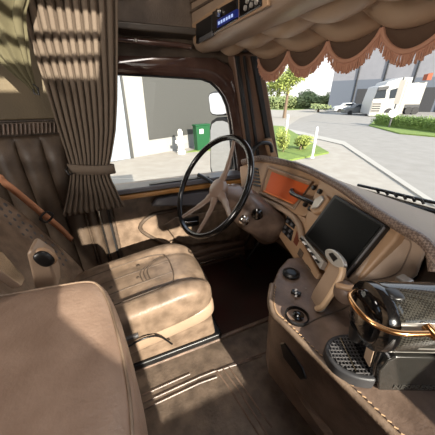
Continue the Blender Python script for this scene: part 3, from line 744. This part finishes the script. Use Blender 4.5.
# drawer on the rear face with black grip
dn = (e1-e0).normalized()
rear = V((dn.y, -dn.x, 0)); rear = rear if rear.x < 0 else -rear
def RF(x, y, o=0): 
    return onp(x, y, e0+V((0.02, 0, -.1)), rear)+rear*o
drw = obj('drawer', G().prism([RF(x, y, -.03) for x, y in ((283, 340), (284, 366), (300, 398), (352, 470), (392, 470), (300, 345))], rear*.04), LE, cs, bevel=.012)
obj('drawer_grip', G().prism([RF(x, y, .004) for x, y in ((284, 340), (289, 339), (307, 364), (311, 376), (305, 377), (287, 354))], rear*.016), BLK, drw, bevel=.006, bseg=3)
obj('drawer_gap', G().tube([RF(300, 352, .012), RF(330, 388, .012), RF(385, 450, .012)], .004, 6), BLK, drw)
# dials and cup holder
d1 = at(291, 274, Z=SZ+.004)
obj('dial', G().lathe(d1, (0, 0, 1), [(.030, 0), (.030, .006), (.024, .008), (.022, .010), (.012, .011)]), BLK, cs)
ch = obj('cup_holder', G().lathe(at(297, 316, Z=SZ+.004), (0, 0, 1), [(.034, -.02), (.034, .004), (.030, .006), (.028, -.012), (.0, -.012)]), BLK, cs)
obj('holder_insert', G().lathe(at(298, 317, Z=SZ+.0), (0, 0, 1), [(.016, -.01), (.016, .008), (.008, .014)]), BLG, ch)
obj('toggle_switch', G().box(at(296, 293, Z=SZ+.006), (.016, .03, .012), rotm(0, 0, .5)), BLK, cs, bevel=.003)
for k in (-1, 0, 1): obj('switch_mark', G().box(at(296, 293+k*3, Z=SZ+.0135), (.009, .005, .002), rotm(0, 0, .5)), WHT, cs)
obj('seat_groove', G().tube(smoothpath([at(x, y, Z=SZ+.001) for x, y in ((306, 325), (318, 318), (345, 308), (352, 300))], 5), .0025, 6), LED, cs)
# leather socket under the stack with bracket
so_ = thing('tan_bracket', at(355, 290, Z=SZ), 'small tan swivel bracket on the console under the touch screen cheek', 'bracket')
obj('bracket_arm', G().tube([at(337, 285, Z=.70), at(348, 288, Z=.71), at(366, 287, Z=.72), at(405, 283, Z=.73)], .008), BEI, so_)
obj('bracket_boss', G().ell(at(345, 292, Z=.68), (.05, .06, .06), None, .8, 20, 14), LE, so_)
obj('bracket_clip', G().box(at(404, 281, Z=.735), (.03, .03, .02)), SLV, so_, bevel=.005)
# ================================================================== HANDSET / flip holder
hs = thing('handset_holder', at(320, 300, Z=SZ), 'tan leather flap in a silver frame standing in front of the touch screen', 'holder')
hn = V((-.9, .3, .3)).normalized(); hc_ = at(325, 280, X=.50)
H = lambda x, y, o=0: onp(x, y, hc_, hn)+hn*o
flp = [(329, 262), (341, 268), (342, 277), (324, 304), (315, 308), (307, 303), (312, 290)]
obj('leather_flap', G().prism([H(x, y, -.004) for x, y in flp], -hn*.014), LEL, hs, bevel=.004)
obj('flap_edge', G().tube(smoothpath([H(x, y, .004) for x, y in ((344, 268), (342, 278), (326, 304), (318, 309))], 5), .0085, 8), mat('flap_edge_lit', (214, 182, 146), .4), hs)  # edge coloured lighter so that it reads as lit
fl_ = [H(x, y, .0) for x, y in ((326, 250), (332, 249), (339, 254), (344, 262), (343, 268), (336, 267), (330, 262), (326, 256))]
obj('frame_top', G().prism(smoothpath([p+hn*.004 for p in fl_], 3, True), -hn*.016), STR, hs, bevel=.004)
obj('frame_window', G().prism([H(x, y, .006) for x, y in ((330, 254), (334, 253), (339, 259), (335, 262))], -hn*.006), BLK, hs)
obj('frame_lower', G().tube(smoothpath([H(x, y, -.006) for x, y in ((304, 288), (305, 298), (311, 307), (319, 310), (324, 305))], 4), .0055, 8), STR, hs)
obj('holder_foot', G().tube([H(313, 302, -.02), at(322, 305, Z=SZ+.005)], .014), LED, hs)
# ================================================================== COFFEE MACHINE
cm = thing('coffee_machine', (.46, .13, SZ), 'glossy black capsule coffee machine with copper lever handle standing on the centre console', 'coffee machine')
B0 = at(378, 391, Z=SZ); ax = (at(440, 392.5, Z=SZ)-B0).normalized(); bx = V((-ax.y, ax.x, 0)); bx = bx if bx.y > 0 else -bx
wd = .112
def Cm(a, b, z): return B0+ax*a+bx*b+V((0, 0, z))
ftop = at(384, 352, Y=B0.y+.0)   # top of lower body
# lower body
zl = .118
obj('lower_body', G().prism([Cm(0, 0, 0.001), Cm(-.018, 0, zl*.6), Cm(-.012, 0, zl*.9), Cm(.0, 0, zl), Cm(.32, 0, zl), Cm(.32, 0, 0.001)], bx*wd), mat('machine_gloss', (44, 43, 40), .12, coat=.5), cm, bevel=.004, label='glossy dark grey lower housing')
# horizontal barrel
r0 = .066; zc = .170
prof = [(.030, -.024), (.055, -.022), (.062, -.016), (r0, -.008), (r0, .30), (.05, .305)]
obj('barrel', G().lathe(Cm(-.002, wd/2, zc), ax, prof, 48), CARB, cm, label='carbon-look barrel body')
for dz_, hh, L0 in ((.034, .014, -.02), (-.012, .005, .02), (-.038, .012, -.02)):  # pale strips stand in for the highlight bands along the barrel
    rows = []
    for q in range(5):
        z_ = dz_+hh*(q/4-.5); yb_ = -math.sqrt((r0+.0008)**2-z_**2)
        rows.append([Cm(L0, wd/2+yb_, zc+z_), Cm(.31, wd/2+yb_, zc+z_)])
    obj('highlight_strip', G().grid(rows), STR, cm, solid=.001)
obj('front_ring', G().lathe(Cm(-.045, wd/2, zc), ax, [(.045, 0), (.067, .004), (.069, .014), (.067, .024)], 40), BLG, cm)
obj('front_cap', G().ell(Cm(-.040, wd/2, zc-.004), (.044, .096, .112), basis(ax, bx), .85, 30, 20), BLG, cm)
obj('top_latch', G().ell(Cm(-.012, wd/2-.008, zc+r0-.002), (.030, .032, .012), basis(ax, bx), .7, 24, 12), BLK, cm)
obj('front_column', G().prism([Cm(-.016, .010, .0), Cm(-.030, .010, .14), Cm(.02, .010, .14), Cm(.02, .010, 0.0)], bx*(wd-.024)), BLG, cm, bevel=.006)
obj('spout', G().cyl(Cm(-.048, wd/2, .095), Cm(-.045, wd/2, .135), .012, .02), BLK, cm)
obj('front_badge', G().prism([Cm(-.022, .018, .055), Cm(-.030, .018, .125), Cm(-.030, .040, .125), Cm(-.022, .040, .055)], -ax*.003), mat('badge_beige', (165, 142, 120), .5), cm, bevel=.001, label='pale rectangular badge')
# drip tray
tz = .035
dt0 = Cm(-.010, wd/2+.002, 0)
arc = [dt0+(-ax)*(.085*abs(math.sin(t))**.8 if math.sin(t) > 0 else 0)+bx*(.056*math.cos(t)) for t in [math.pi*k/20 for k in range(21)]]
dt = obj('drip_tray', G().prism(arc, V((0, 0, tz))), mat('tray_grey', (58, 58, 60), .45), cm, bevel=.006, bseg=3)
arc2 = [dt0+(-ax)*(.075*abs(math.sin(t))**.8 if math.sin(t) > 0 else 0)*.98+(-ax)*.002+bx*(.047*math.cos(t))+V((0, 0, tz-.001)) for t in [math.pi*k/20 for k in range(21)]]
gr_ = obj('tray_grid', G().prism(arc2, V((0, 0, .002))), BLK, dt)
g = G()
for i in range(10):
    a = .006+i*.0078
    hw = .047*math.sqrt(max(0, 1-(a/.078)**2))
    if abs(a-.037) < .004: continue
    g.tube([dt0-ax*a-bx*hw+V((0, 0, tz+.002)), dt0-ax*a+bx*hw+V((0, 0, tz+.002))], .0013, 5)
for j in range(-5, 6):
    b_ = j*.0085; ha_ = .074*math.sqrt(max(0, 1-(b_/.05)**2))
    g.tube([dt0-ax*.003+bx*b_+V((0, 0, tz+.002)), dt0-ax*ha_+bx*b_+V((0, 0, tz+.002))], .0013, 5)
obj('grid_bars', g, GRY, gr_)
obj('grid_rail', G().tube([dt0-ax*.037-bx*.040+V((0, 0, tz+.003)), dt0-ax*.037+bx*.040+V((0, 0, tz+.003))], .002, 6), SIL, gr_)
# copper lever
pv = Cm(.022, -.014, .208)
Ph = [pv, Cm(.0, -.016, .208), Cm(-.03, -.016, .208), Cm(-.055, -.008, .208), Cm(-.074, .012, .208), Cm(-.080, .04, .206), Cm(-.074, .075, .200), Cm(-.05, .098, .193), Cm(-.02, .104, .188), Cm(.01, .10, .184)]
hd = obj('lever_handle', G().tube(smoothpath(Ph, 6), .0052, 10), COP, cm, label='copper lever loop')
obj('lever_pivot', G().lathe(pv+bx*.012, -bx, [(.009, 0), (.009, .016), (.007, .022)], 20), COP, hd)
def letters(txt, org, u, v, n_, h, mt, name, parent):
    cu_ = bpy.data.curves.new(name, 'FONT'); cu_.body = txt; cu_.size = h; cu_.extrude = .0006
    o = bpy.data.objects.new(name, cu_); COL.objects.link(o)
    bpy.context.view_layer.update()
    me = bpy.data.meshes.new_from_object(o.evaluated_get(bpy.context.evaluated_depsgraph_get())); bpy.data.objects.remove(o)
    M = basis(u, v); g = G(); g.add([org+M @ p.co for p in me.vertices], [tuple(p.vertices) for p in me.polygons])
    return obj(name, g, mt, parent, smooth=False)
letters('NESPRESSO', Cm(.025, -.0008, .012), ax, V((0, 0, 1)), -bx, .020, mat('emboss_grey', (70, 68, 64), .3), 'lettering', cm)
# ================================================================== OUTSIDE: mirrors, wiper
mi = thing('wing_mirror', (.8, 1.72, .7), 'pair of tall truck door mirrors outside the driver window', 'mirror')
mcn = V((-.9, -.42, .0)).normalized(); mcc = at(221, 130, Y=1.78)
def mirr(q, name):
    P = smoothpath([onp(x, y, mcc, mcn) for x, y in q], 3, True)
    hs_ = obj(name, G().prism(P, -mcn*.07), BLK, mi, bevel=.008)
    c = sum(P, V((0, 0, 0)))/len(P)
    obj('mirror_glass', G().prism([c+(p-c)*.88+mcn*.003 for p in P], -mcn*.004), MIRG, hs_, smooth=False)
mirr([(209, 93), (224, 92), (229, 102), (229, 114), (212, 115), (209, 105)], 'upper_mirror')
mirr([(211, 121), (229, 119), (231, 140), (231, 172), (212, 176), (210, 148)], 'lower_mirror')
obj('mirror_arm', G().tube([at(230, 84, Y=1.62), at(232, 100, Y=1.74), at(234, 150, Y=1.74), at(238, 178, Y=1.60)], .012), BLK, mi)
wi = thing('windscreen_wiper', at(400, 200, Z=.80), 'black windscreen wiper resting along the bottom of the windscreen', 'wiper')
wz = .745
def Wp(x, y, X): return at(x, y, X=X)
wa = [at(358, 185, X=1.23), at(380, 190, X=1.24), at(405, 196, X=1.25), at(440, 204, X=1.26), at(520, 226, X=1.27), at(640, 262, X=1.27)]
obj('wiper_blade', G().tube(wa, .008, 8), BLK, wi)
obj('wiper_arm', G().tube([at(368, 194, X=1.25), at(400, 204, X=1.25), at(440, 214, X=1.25), at(520, 236, X=1.25), at(640, 285, X=1.26)], .012, 8), BLK, wi)
for k in range(6):
    x = 376+k*9; obj('wiper_bracket', G().tube([at(x, 188+k*2.2, X=1.24), at(x+3, 193+k*2.2, X=1.24)], .006, 6), BLK, wi)
tag(obj('windscreen_cowl', G().prism([at(x, y, X=1.27) for x, y in ((345, 184), (440, 210), (520, 232), (520, 300), (345, 290))], V((.02, 0, 0))), CONC), 'pale panel below the windscreen outside the cab', 'panel')
# ================================================================== OUTSIDE: white building with grey panel on the left
A = at(110, 162, Z=GZ); B = at(205, 145, Z=GZ); bd = (B-A).normalized(); bn = V((-bd.y, bd.x, 0))
bl = thing('white_hall', A, 'white rendered building wall with a large grey panel seen through the side window', 'building')
def BWp(x, y, o=0):
    return onp(x, y, A, bn)-bn*o
obj('white_wall', G().prism([A-bd*12, A+bd*9, A+bd*9+V((0, 0, 9)), A-bd*12+V((0, 0, 9))], bn*.3), WALLW, bl, smooth=False)
obj('grey_panel', G().prism([BWp(x, y, .03) for x, y in ((140, 60), (240, 66), (240, 128), (212, 131), (149, 140))], bn*.05), GATE, bl, smooth=False)
g_ = obj('glazed_door', G().prism([BWp(x, y, .06) for x, y in ((100, 60), (117, 64), (131, 158), (100, 163))], bn*.08), mat('pale_blue_panel', (150, 158, 168), .5), bl, smooth=False)
obj('downpipe', G().prism([BWp(x, y, .12) for x, y in ((119, 76), (121, 76), (133, 158), (130, 158))], bn*.08), GATE, bl, smooth=False)
wb = thing('wheelie_bin', at(203, 147, Z=GZ), 'green wheelie bin standing against the white building wall', 'bin')
bb = at(198, 151, Z=GZ); bw = at(210, 149, Z=GZ)
dd = (bw-bb); ww_ = dd.length; dd.normalize(); nn = V((-dd.y, dd.x, 0)); hh_ = ww_*1.5
obj('bin_body', G().prism([bb, bw, bw+dd*.05+V((0, 0, hh_)), bb-dd*.05+V((0, 0, hh_))], nn*ww_*.4), GREEN, wb, bevel=.03)
obj('bin_lid', G().prism([bb-dd*.08+V((0, 0, hh_)), bw+dd*.08+V((0, 0, hh_)), bw+dd*.08+V((0, 0, hh_+.08)), bb-dd*.08+V((0, 0, hh_+.08))], nn*ww_*.45), GREEN, wb, bevel=.03)
obj('bin_label', G().prism([bb+dd*.15+V((0, 0, hh_*.7))-nn*.02, bb+dd*.40+V((0, 0, hh_*.7))-nn*.02, bb+dd*.40+V((0, 0, hh_*.88))-nn*.02, bb+dd*.15+V((0, 0, hh_*.88))-nn*.02], nn*.03), WHT, wb)
hp = at(181.5, 153.5, Z=GZ)
hy = thing('white_bollard', hp, 'white bollard with round top standing left of the green bin', 'bollard')
obj('bollard_body', G().lathe(hp, (0, 0, 1), [(.22, 0), (.22, .12), (.15, .18), (.15, .85), (.12, .9), (.13, 1.0), (.13, 1.1), (.07, 1.2), (.0, 1.22)]), WHT, hy)
obj('bollard_arm', G().cyl(hp+V((-.28, 0, .6)), hp+V((.28, 0, .6)), .08), WHT, hy)
tag(obj('grass_strip', G().prism([at(x, y, Z=GZ+.03) for x, y in ((196, 149), (225, 144.5), (225, 149), (186, 152))], V((0, 0, -.03))), GRAS), 'thin strip of yellow-green grass at the foot of the green bin', 'grass', kind='stuff')
# ================================================================== OUTSIDE: warehouse
WA = at(348, 110, Z=GZ); WBp = at(480, 132, Z=GZ)
wd_ = V((.30, -.954, 0)).normalized(); wn_ = V((-wd_.y, wd_.x, 0)); wn_ = wn_ if wn_.x > 0 else -wn_
WO = at(339, 109.5, Z=GZ); WO = V((46, 40.5, GZ))
wd_ = (V((58, 22, GZ))-WO).normalized(); WO = WO-wd_*3.4; wn_ = V((-wd_.y, wd_.x, 0)); wn_ = wn_ if wn_.x > 0 else -wn_
wh = thing('warehouse', WO, 'large pale grey clad warehouse with dark loading docks across the road', 'building')
WHh = 16
obj('cladding', G().prism([WO, WO+wd_*60, WO+wd_*60+V((0, 0, WHh)), WO+V((0, 0, WHh))], wn_*30), CLAD, wh, smooth=False)
obj('lower_band', G().prism([WO-wn_*.1, WO+wd_*60-wn_*.1, WO+wd_*60-wn_*.1+V((0, 0, 5.6)), WO-wn_*.1+V((0, 0, 5.6))][:4], wn_*.1), CLAD2, wh, smooth=False)
for k in range(1, 9):
    obj('wall_joint', G().box(WO+wd_*k*4.6-wn_*.15+V((0, 0, WHh/2)), (.22, .22, WHh)), DOCK, wh, smooth=False)
for k in range(5):
    o_ = WO+wd_*(4.2+k*4.6+.9)-wn_*.12
    o_ = WO+wd_*(4.6+k*4.6+.5)-wn_*.16
    obj('dock_door', G().prism([o_, o_+wd_*3.4, o_+wd_*3.4+V((0, 0, 4.0)), o_+V((0, 0, 4.0))], wn_*.1), DOCK, wh, smooth=False)
# brick chimney pillar
# ---- white truck
tr0 = at(368, 116.5, Z=GZ); tr = thing('white_truck', tr0, 'white truck cab facing the road in front of the warehouse', 'truck')
td = (at(391, 116.5, Z=GZ)-tr0); tl = td.length; td.normalize(); tn = V((-td.y, td.x, 0)); tn = tn if tn.dot(V((1, 1, 0))) > 0 else -tn
s = tl/23.0   # world units per pixel there
def TR(a, z, b=0): return tr0+td*a*s+V((0, 0, z*s))+tn*b
prof = [(0, 2), (0, 13), (1, 20), (2.5, 28), (9, 29.5), (10, 32), (24, 36), (33, 36), (33, 2)]
obj('cab_body', G().prism([TR(a, z) for a, z in prof], tn*3.2), TRUCKW, tr, bevel=.10)
obj('windscreen', G().prism([TR(a, z, -.05) for a, z in ((1.2, 17), (2.6, 24.5), (11.0, 25.5), (12, 17.5))], tn*.05), DGL, tr, smooth=False)
obj('sun_visor', G().prism([TR(a, z, -.35) for a, z in ((2, 24.5), (2.6, 27.5), (11.5, 28.5), (11.5, 25.5))], tn*.3), DOCK, tr, smooth=False)
obj('side_window', G().prism([TR(a, z, -.05) for a, z in ((16, 17), (15, 25), (23, 27), (27, 24), (25, 18))], tn*.05), DGL, tr, smooth=False)
obj('side_deflector', G().prism([TR(a, z, -.05) for a, z in ((28, 3), (29, 33), (32.5, 33), (32.5, 3))], tn*.05), SLV, tr, smooth=False)
obj('grille', G().prism([TR(a, z, -.06) for a, z in ((1, 4), (1, 14), (10, 14), (10, 4))], tn*.05), SLV, tr, smooth=False)
for k in range(4): obj('grille_bar', G().prism([TR(a, z, -.1) for a, z in ((1.5, 5+k*2.2), (1.5, 6.1+k*2.2), (9.5, 6.1+k*2.2), (9.5, 5+k*2.2))], tn*.04), DOCK, tr, smooth=False)
obj('bumper', G().prism([TR(a, z, -.15) for a, z in ((-.3, .6), (-.3, 3.5), (30, 3.5), (30, .6))], tn*.5), TRUCKW, tr, bevel=.05)
for a in (19,): obj('wheel', G().cyl(TR(a, 4, -.12), TR(a, 4, .5), 4*s), RUB, tr)
tl0 = at(400, 113.5, Z=GZ)
tlr = thing('trailer', tl0, 'white box trailer parked behind the white truck cab', 'trailer')
tl0 = TR(36, 0, 4.5)
def TL(a, z, b=0): return tl0+td*a*s*1.15+V((0, 0, z*s*1.15))+tn*b
obj('trailer_box', G().prism([TL(a, z) for a, z in ((2, 9), (2, 27), (27, 29), (27, 9))], tn*3), TRL, tlr, bevel=.08)
obj('trailer_chassis', G().prism([TL(a, z) for a, z in ((3, 6), (3, 9), (27, 9), (27, 6))], tn*3), DOCK, tlr)
for a in (6, 18, 24): obj('wheel', G().cyl(TL(a, 3.5, -.1), TL(a, 3.5, .6), 3.5*s*1.15), RUB, tlr)
# orange brick pillar
bpil = TL(25, 0, -1.0)
tag(obj('brick_chimney', G().prism([TL(23, 30, -.6), TL(23, 35, -.6), TL(27, 36, -.6), TL(27, 30, -.6)], tn*1), BRK), 'small rust-coloured block above the trailer', 'block')
# ---- cars
def car(name, px, py, L, mt, label, flip=1):
    c0 = at(px, py, Z=GZ); d_ = (at(px+10, py, Z=GZ)-c0).normalized(); nn_ = V((-d_.y, d_.x, 0)); nn_ = nn_ if nn_.dot(V((1, 1, 0))) > 0 else -nn_
    t = thing(name, c0, label, 'car')
    q = [(0, .25), (0, .75), (.12, .95), (.28, 1.0), (.40, 1.42), (.72, 1.45), (.9, 1.05), (1, .95), (1, .25)]
    obj('body', G().prism([c0+d_*L*a+V((0, 0, z*1.1)) for a, z in q], nn_*1.8), mt, t, bevel=.08)
    obj('side_glass', G().prism([c0+d_*L*a+V((0, 0, z*1.1))-nn_*.03 for a, z in ((.32, 1.02), (.42, 1.36), (.70, 1.38), (.84, 1.05))], nn_*.05), DGL, t, smooth=False)
    for a in (.2, .8): obj('wheel', G().cyl(c0+d_*L*a+V((0, 0, .33))-nn_*.04, c0+d_*L*a+V((0, 0, .33))+nn_*.2, .34), RUB, t)
car('parked_car', 343.5, 115, 4.6, CARG, 'grey car parked left of the white truck')
car('parked_car', 334, 112.2, 4.6, WHT, 'pale silver car parked farthest left, partly behind the grey car')
# ---- hedges & trees
def foliage(name, parts, mt, n, size, parent=None):
    g = G()
    for c, d, k in parts: g.leaves(c, d, int(n*k), size)
    return obj(name, g, mt, parent, smooth=False)
ha0 = at(377, 126, Z=GZ); ha1 = at(470, 138, Z=GZ); hv = (ha1-ha0)
hg = thing('hedge', ha0, 'clipped bright green hedge on the verge in front of the white truck', 'hedge')
core = G().prism([ha0+V((0, 0, 0)), ha1, ha1+V((0, 0, 1.0)), ha0+V((0, 0, 1.0))], V((.8, 1.0, 0)))
obj('hedge_body', core, LEAF2, hg, bevel=.2)
g = G(); nst = 26
for k in range(nst+1): g.leaves(ha0+hv*(k/nst)+V((.3, .4, .65)), (1.3, 1.5, 1.2), 220, .07)
obj('foliage', g, LEAF2, hg, smooth=False)
def bush(x, y, hpx, wpx, mt, label, name='bush', cat='bush', n=700, lift=0):
    c = at(x, y, Z=GZ); z_ = (c-CAM).dot(FW); wr = wpx/F*z_; hr = hpx/F*z_
    t = thing(name, c, label, cat)
    obj('branches', G().cyl(c, c+V((0, 0, hr*.6)), wr*.04+.01), BARK, t)
    g = G()
    for _ in range(7):
        q = V((random.uniform(-.28, .28)*wr, random.uniform(-.28, .28)*wr, hr*random.uniform(.35, .7)))
        g.leaves(c+q, (wr*.55, wr*.55, hr*.6), n//7, wr*.035+.015)
    obj('foliage', g, mt, t, smooth=False)
bush(300, 151, 17, 20, LEAF, 'rounded yellow-green shrub on the verge left of the white post', n=2200)
bush(283, 153, 26, 16, LEAF, 'upright yellow-green shrub beside the windscreen pillar', n=1800)
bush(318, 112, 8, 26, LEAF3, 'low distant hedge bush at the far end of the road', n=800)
def tree(x, y, hpx, wpx, mt, label, n=1500, sz=.03):
    c = at(x, y, Z=GZ); z_ = (c-CAM).dot(FW); wr = wpx/F*z_; hr = hpx/F*z_
    t = thing('tree', c, label, 'tree')
    g = G().tube([c, c+V((.02*hr, 0, hr*.4)), c+V((0, .02*hr, hr*.8))], [wr*.035, wr*.025, wr*.01], 8)
    obj('trunk', g, BARK, t)
    g = G()
    for _ in range(12):
        q = V((random.uniform(-.3, .3)*wr, random.uniform(-.3, .3)*wr, hr*random.uniform(.35, .88)))
        g.leaves(c+q, (wr*.45, wr*.45, hr*.3), n//12, wr*sz)
    obj('crown', g, mt, t, smooth=False)
tree(284, 118, 56, 48, LEAF, 'airy yellow-green tree beyond the kerb beside the windscreen pillar', 6500, .022)
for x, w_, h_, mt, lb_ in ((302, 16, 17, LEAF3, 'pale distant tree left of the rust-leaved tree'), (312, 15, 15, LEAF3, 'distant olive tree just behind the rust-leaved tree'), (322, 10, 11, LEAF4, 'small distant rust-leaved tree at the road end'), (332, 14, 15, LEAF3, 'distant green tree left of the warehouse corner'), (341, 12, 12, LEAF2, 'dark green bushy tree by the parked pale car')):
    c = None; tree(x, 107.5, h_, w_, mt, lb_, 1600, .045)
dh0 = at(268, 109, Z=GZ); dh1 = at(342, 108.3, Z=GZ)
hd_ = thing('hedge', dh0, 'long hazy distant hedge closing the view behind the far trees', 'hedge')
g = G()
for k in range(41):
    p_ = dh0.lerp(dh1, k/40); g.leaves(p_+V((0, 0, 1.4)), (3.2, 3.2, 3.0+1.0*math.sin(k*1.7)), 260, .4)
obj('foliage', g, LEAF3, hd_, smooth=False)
# ---- posts & sign
def post(x, y, hpx, label, r=.05, z=None):
    c = at(x, y, Z=GZ+.08); z_ = (c-CAM).dot(FW); hr = hpx/F*z_
    return tag(obj('marker_post', G().lathe(c, (0, 0, 1), [(r*1.6, 0), (r*1.6, .05), (r, .06), (r, hr*.93), (r*.8, hr), (.01, hr+.02)], 16), WHT), label, 'post')
post(312, 158, 29, 'slim white marker post on the verge right of the round shrub', .055)
post(285, 141, 24, 'white post standing behind the shrub by the windscreen pillar', .08)
sc = at(388.5, 128.5, Z=GZ); z_ = (sc-CAM).dot(FW)
sg = thing('road_sign', sc, 'pale round road sign on a thin pole in front of the white truck', 'sign')
hr = 44/F*z_
obj('sign_pole', G().cyl(sc, sc+V((0, 0, hr)), .07), GRY, sg)
dcam = V((-.77, -.64, 0))
obj('sign_disc', G().lathe(sc+V((0, 0, 14/F*z_)), dcam, [(3.8/F*z_, .06), (3.8/F*z_, .10)], 28), WHT, sg)
obj('sign_plate', G().box(sc+V((0, 0, 32/F*z_))+dcam*.08, (.03, 4.5/F*z_, 20/F*z_), rotm(0, 0, math.atan2(dcam.y, dcam.x))), SLV, sg)
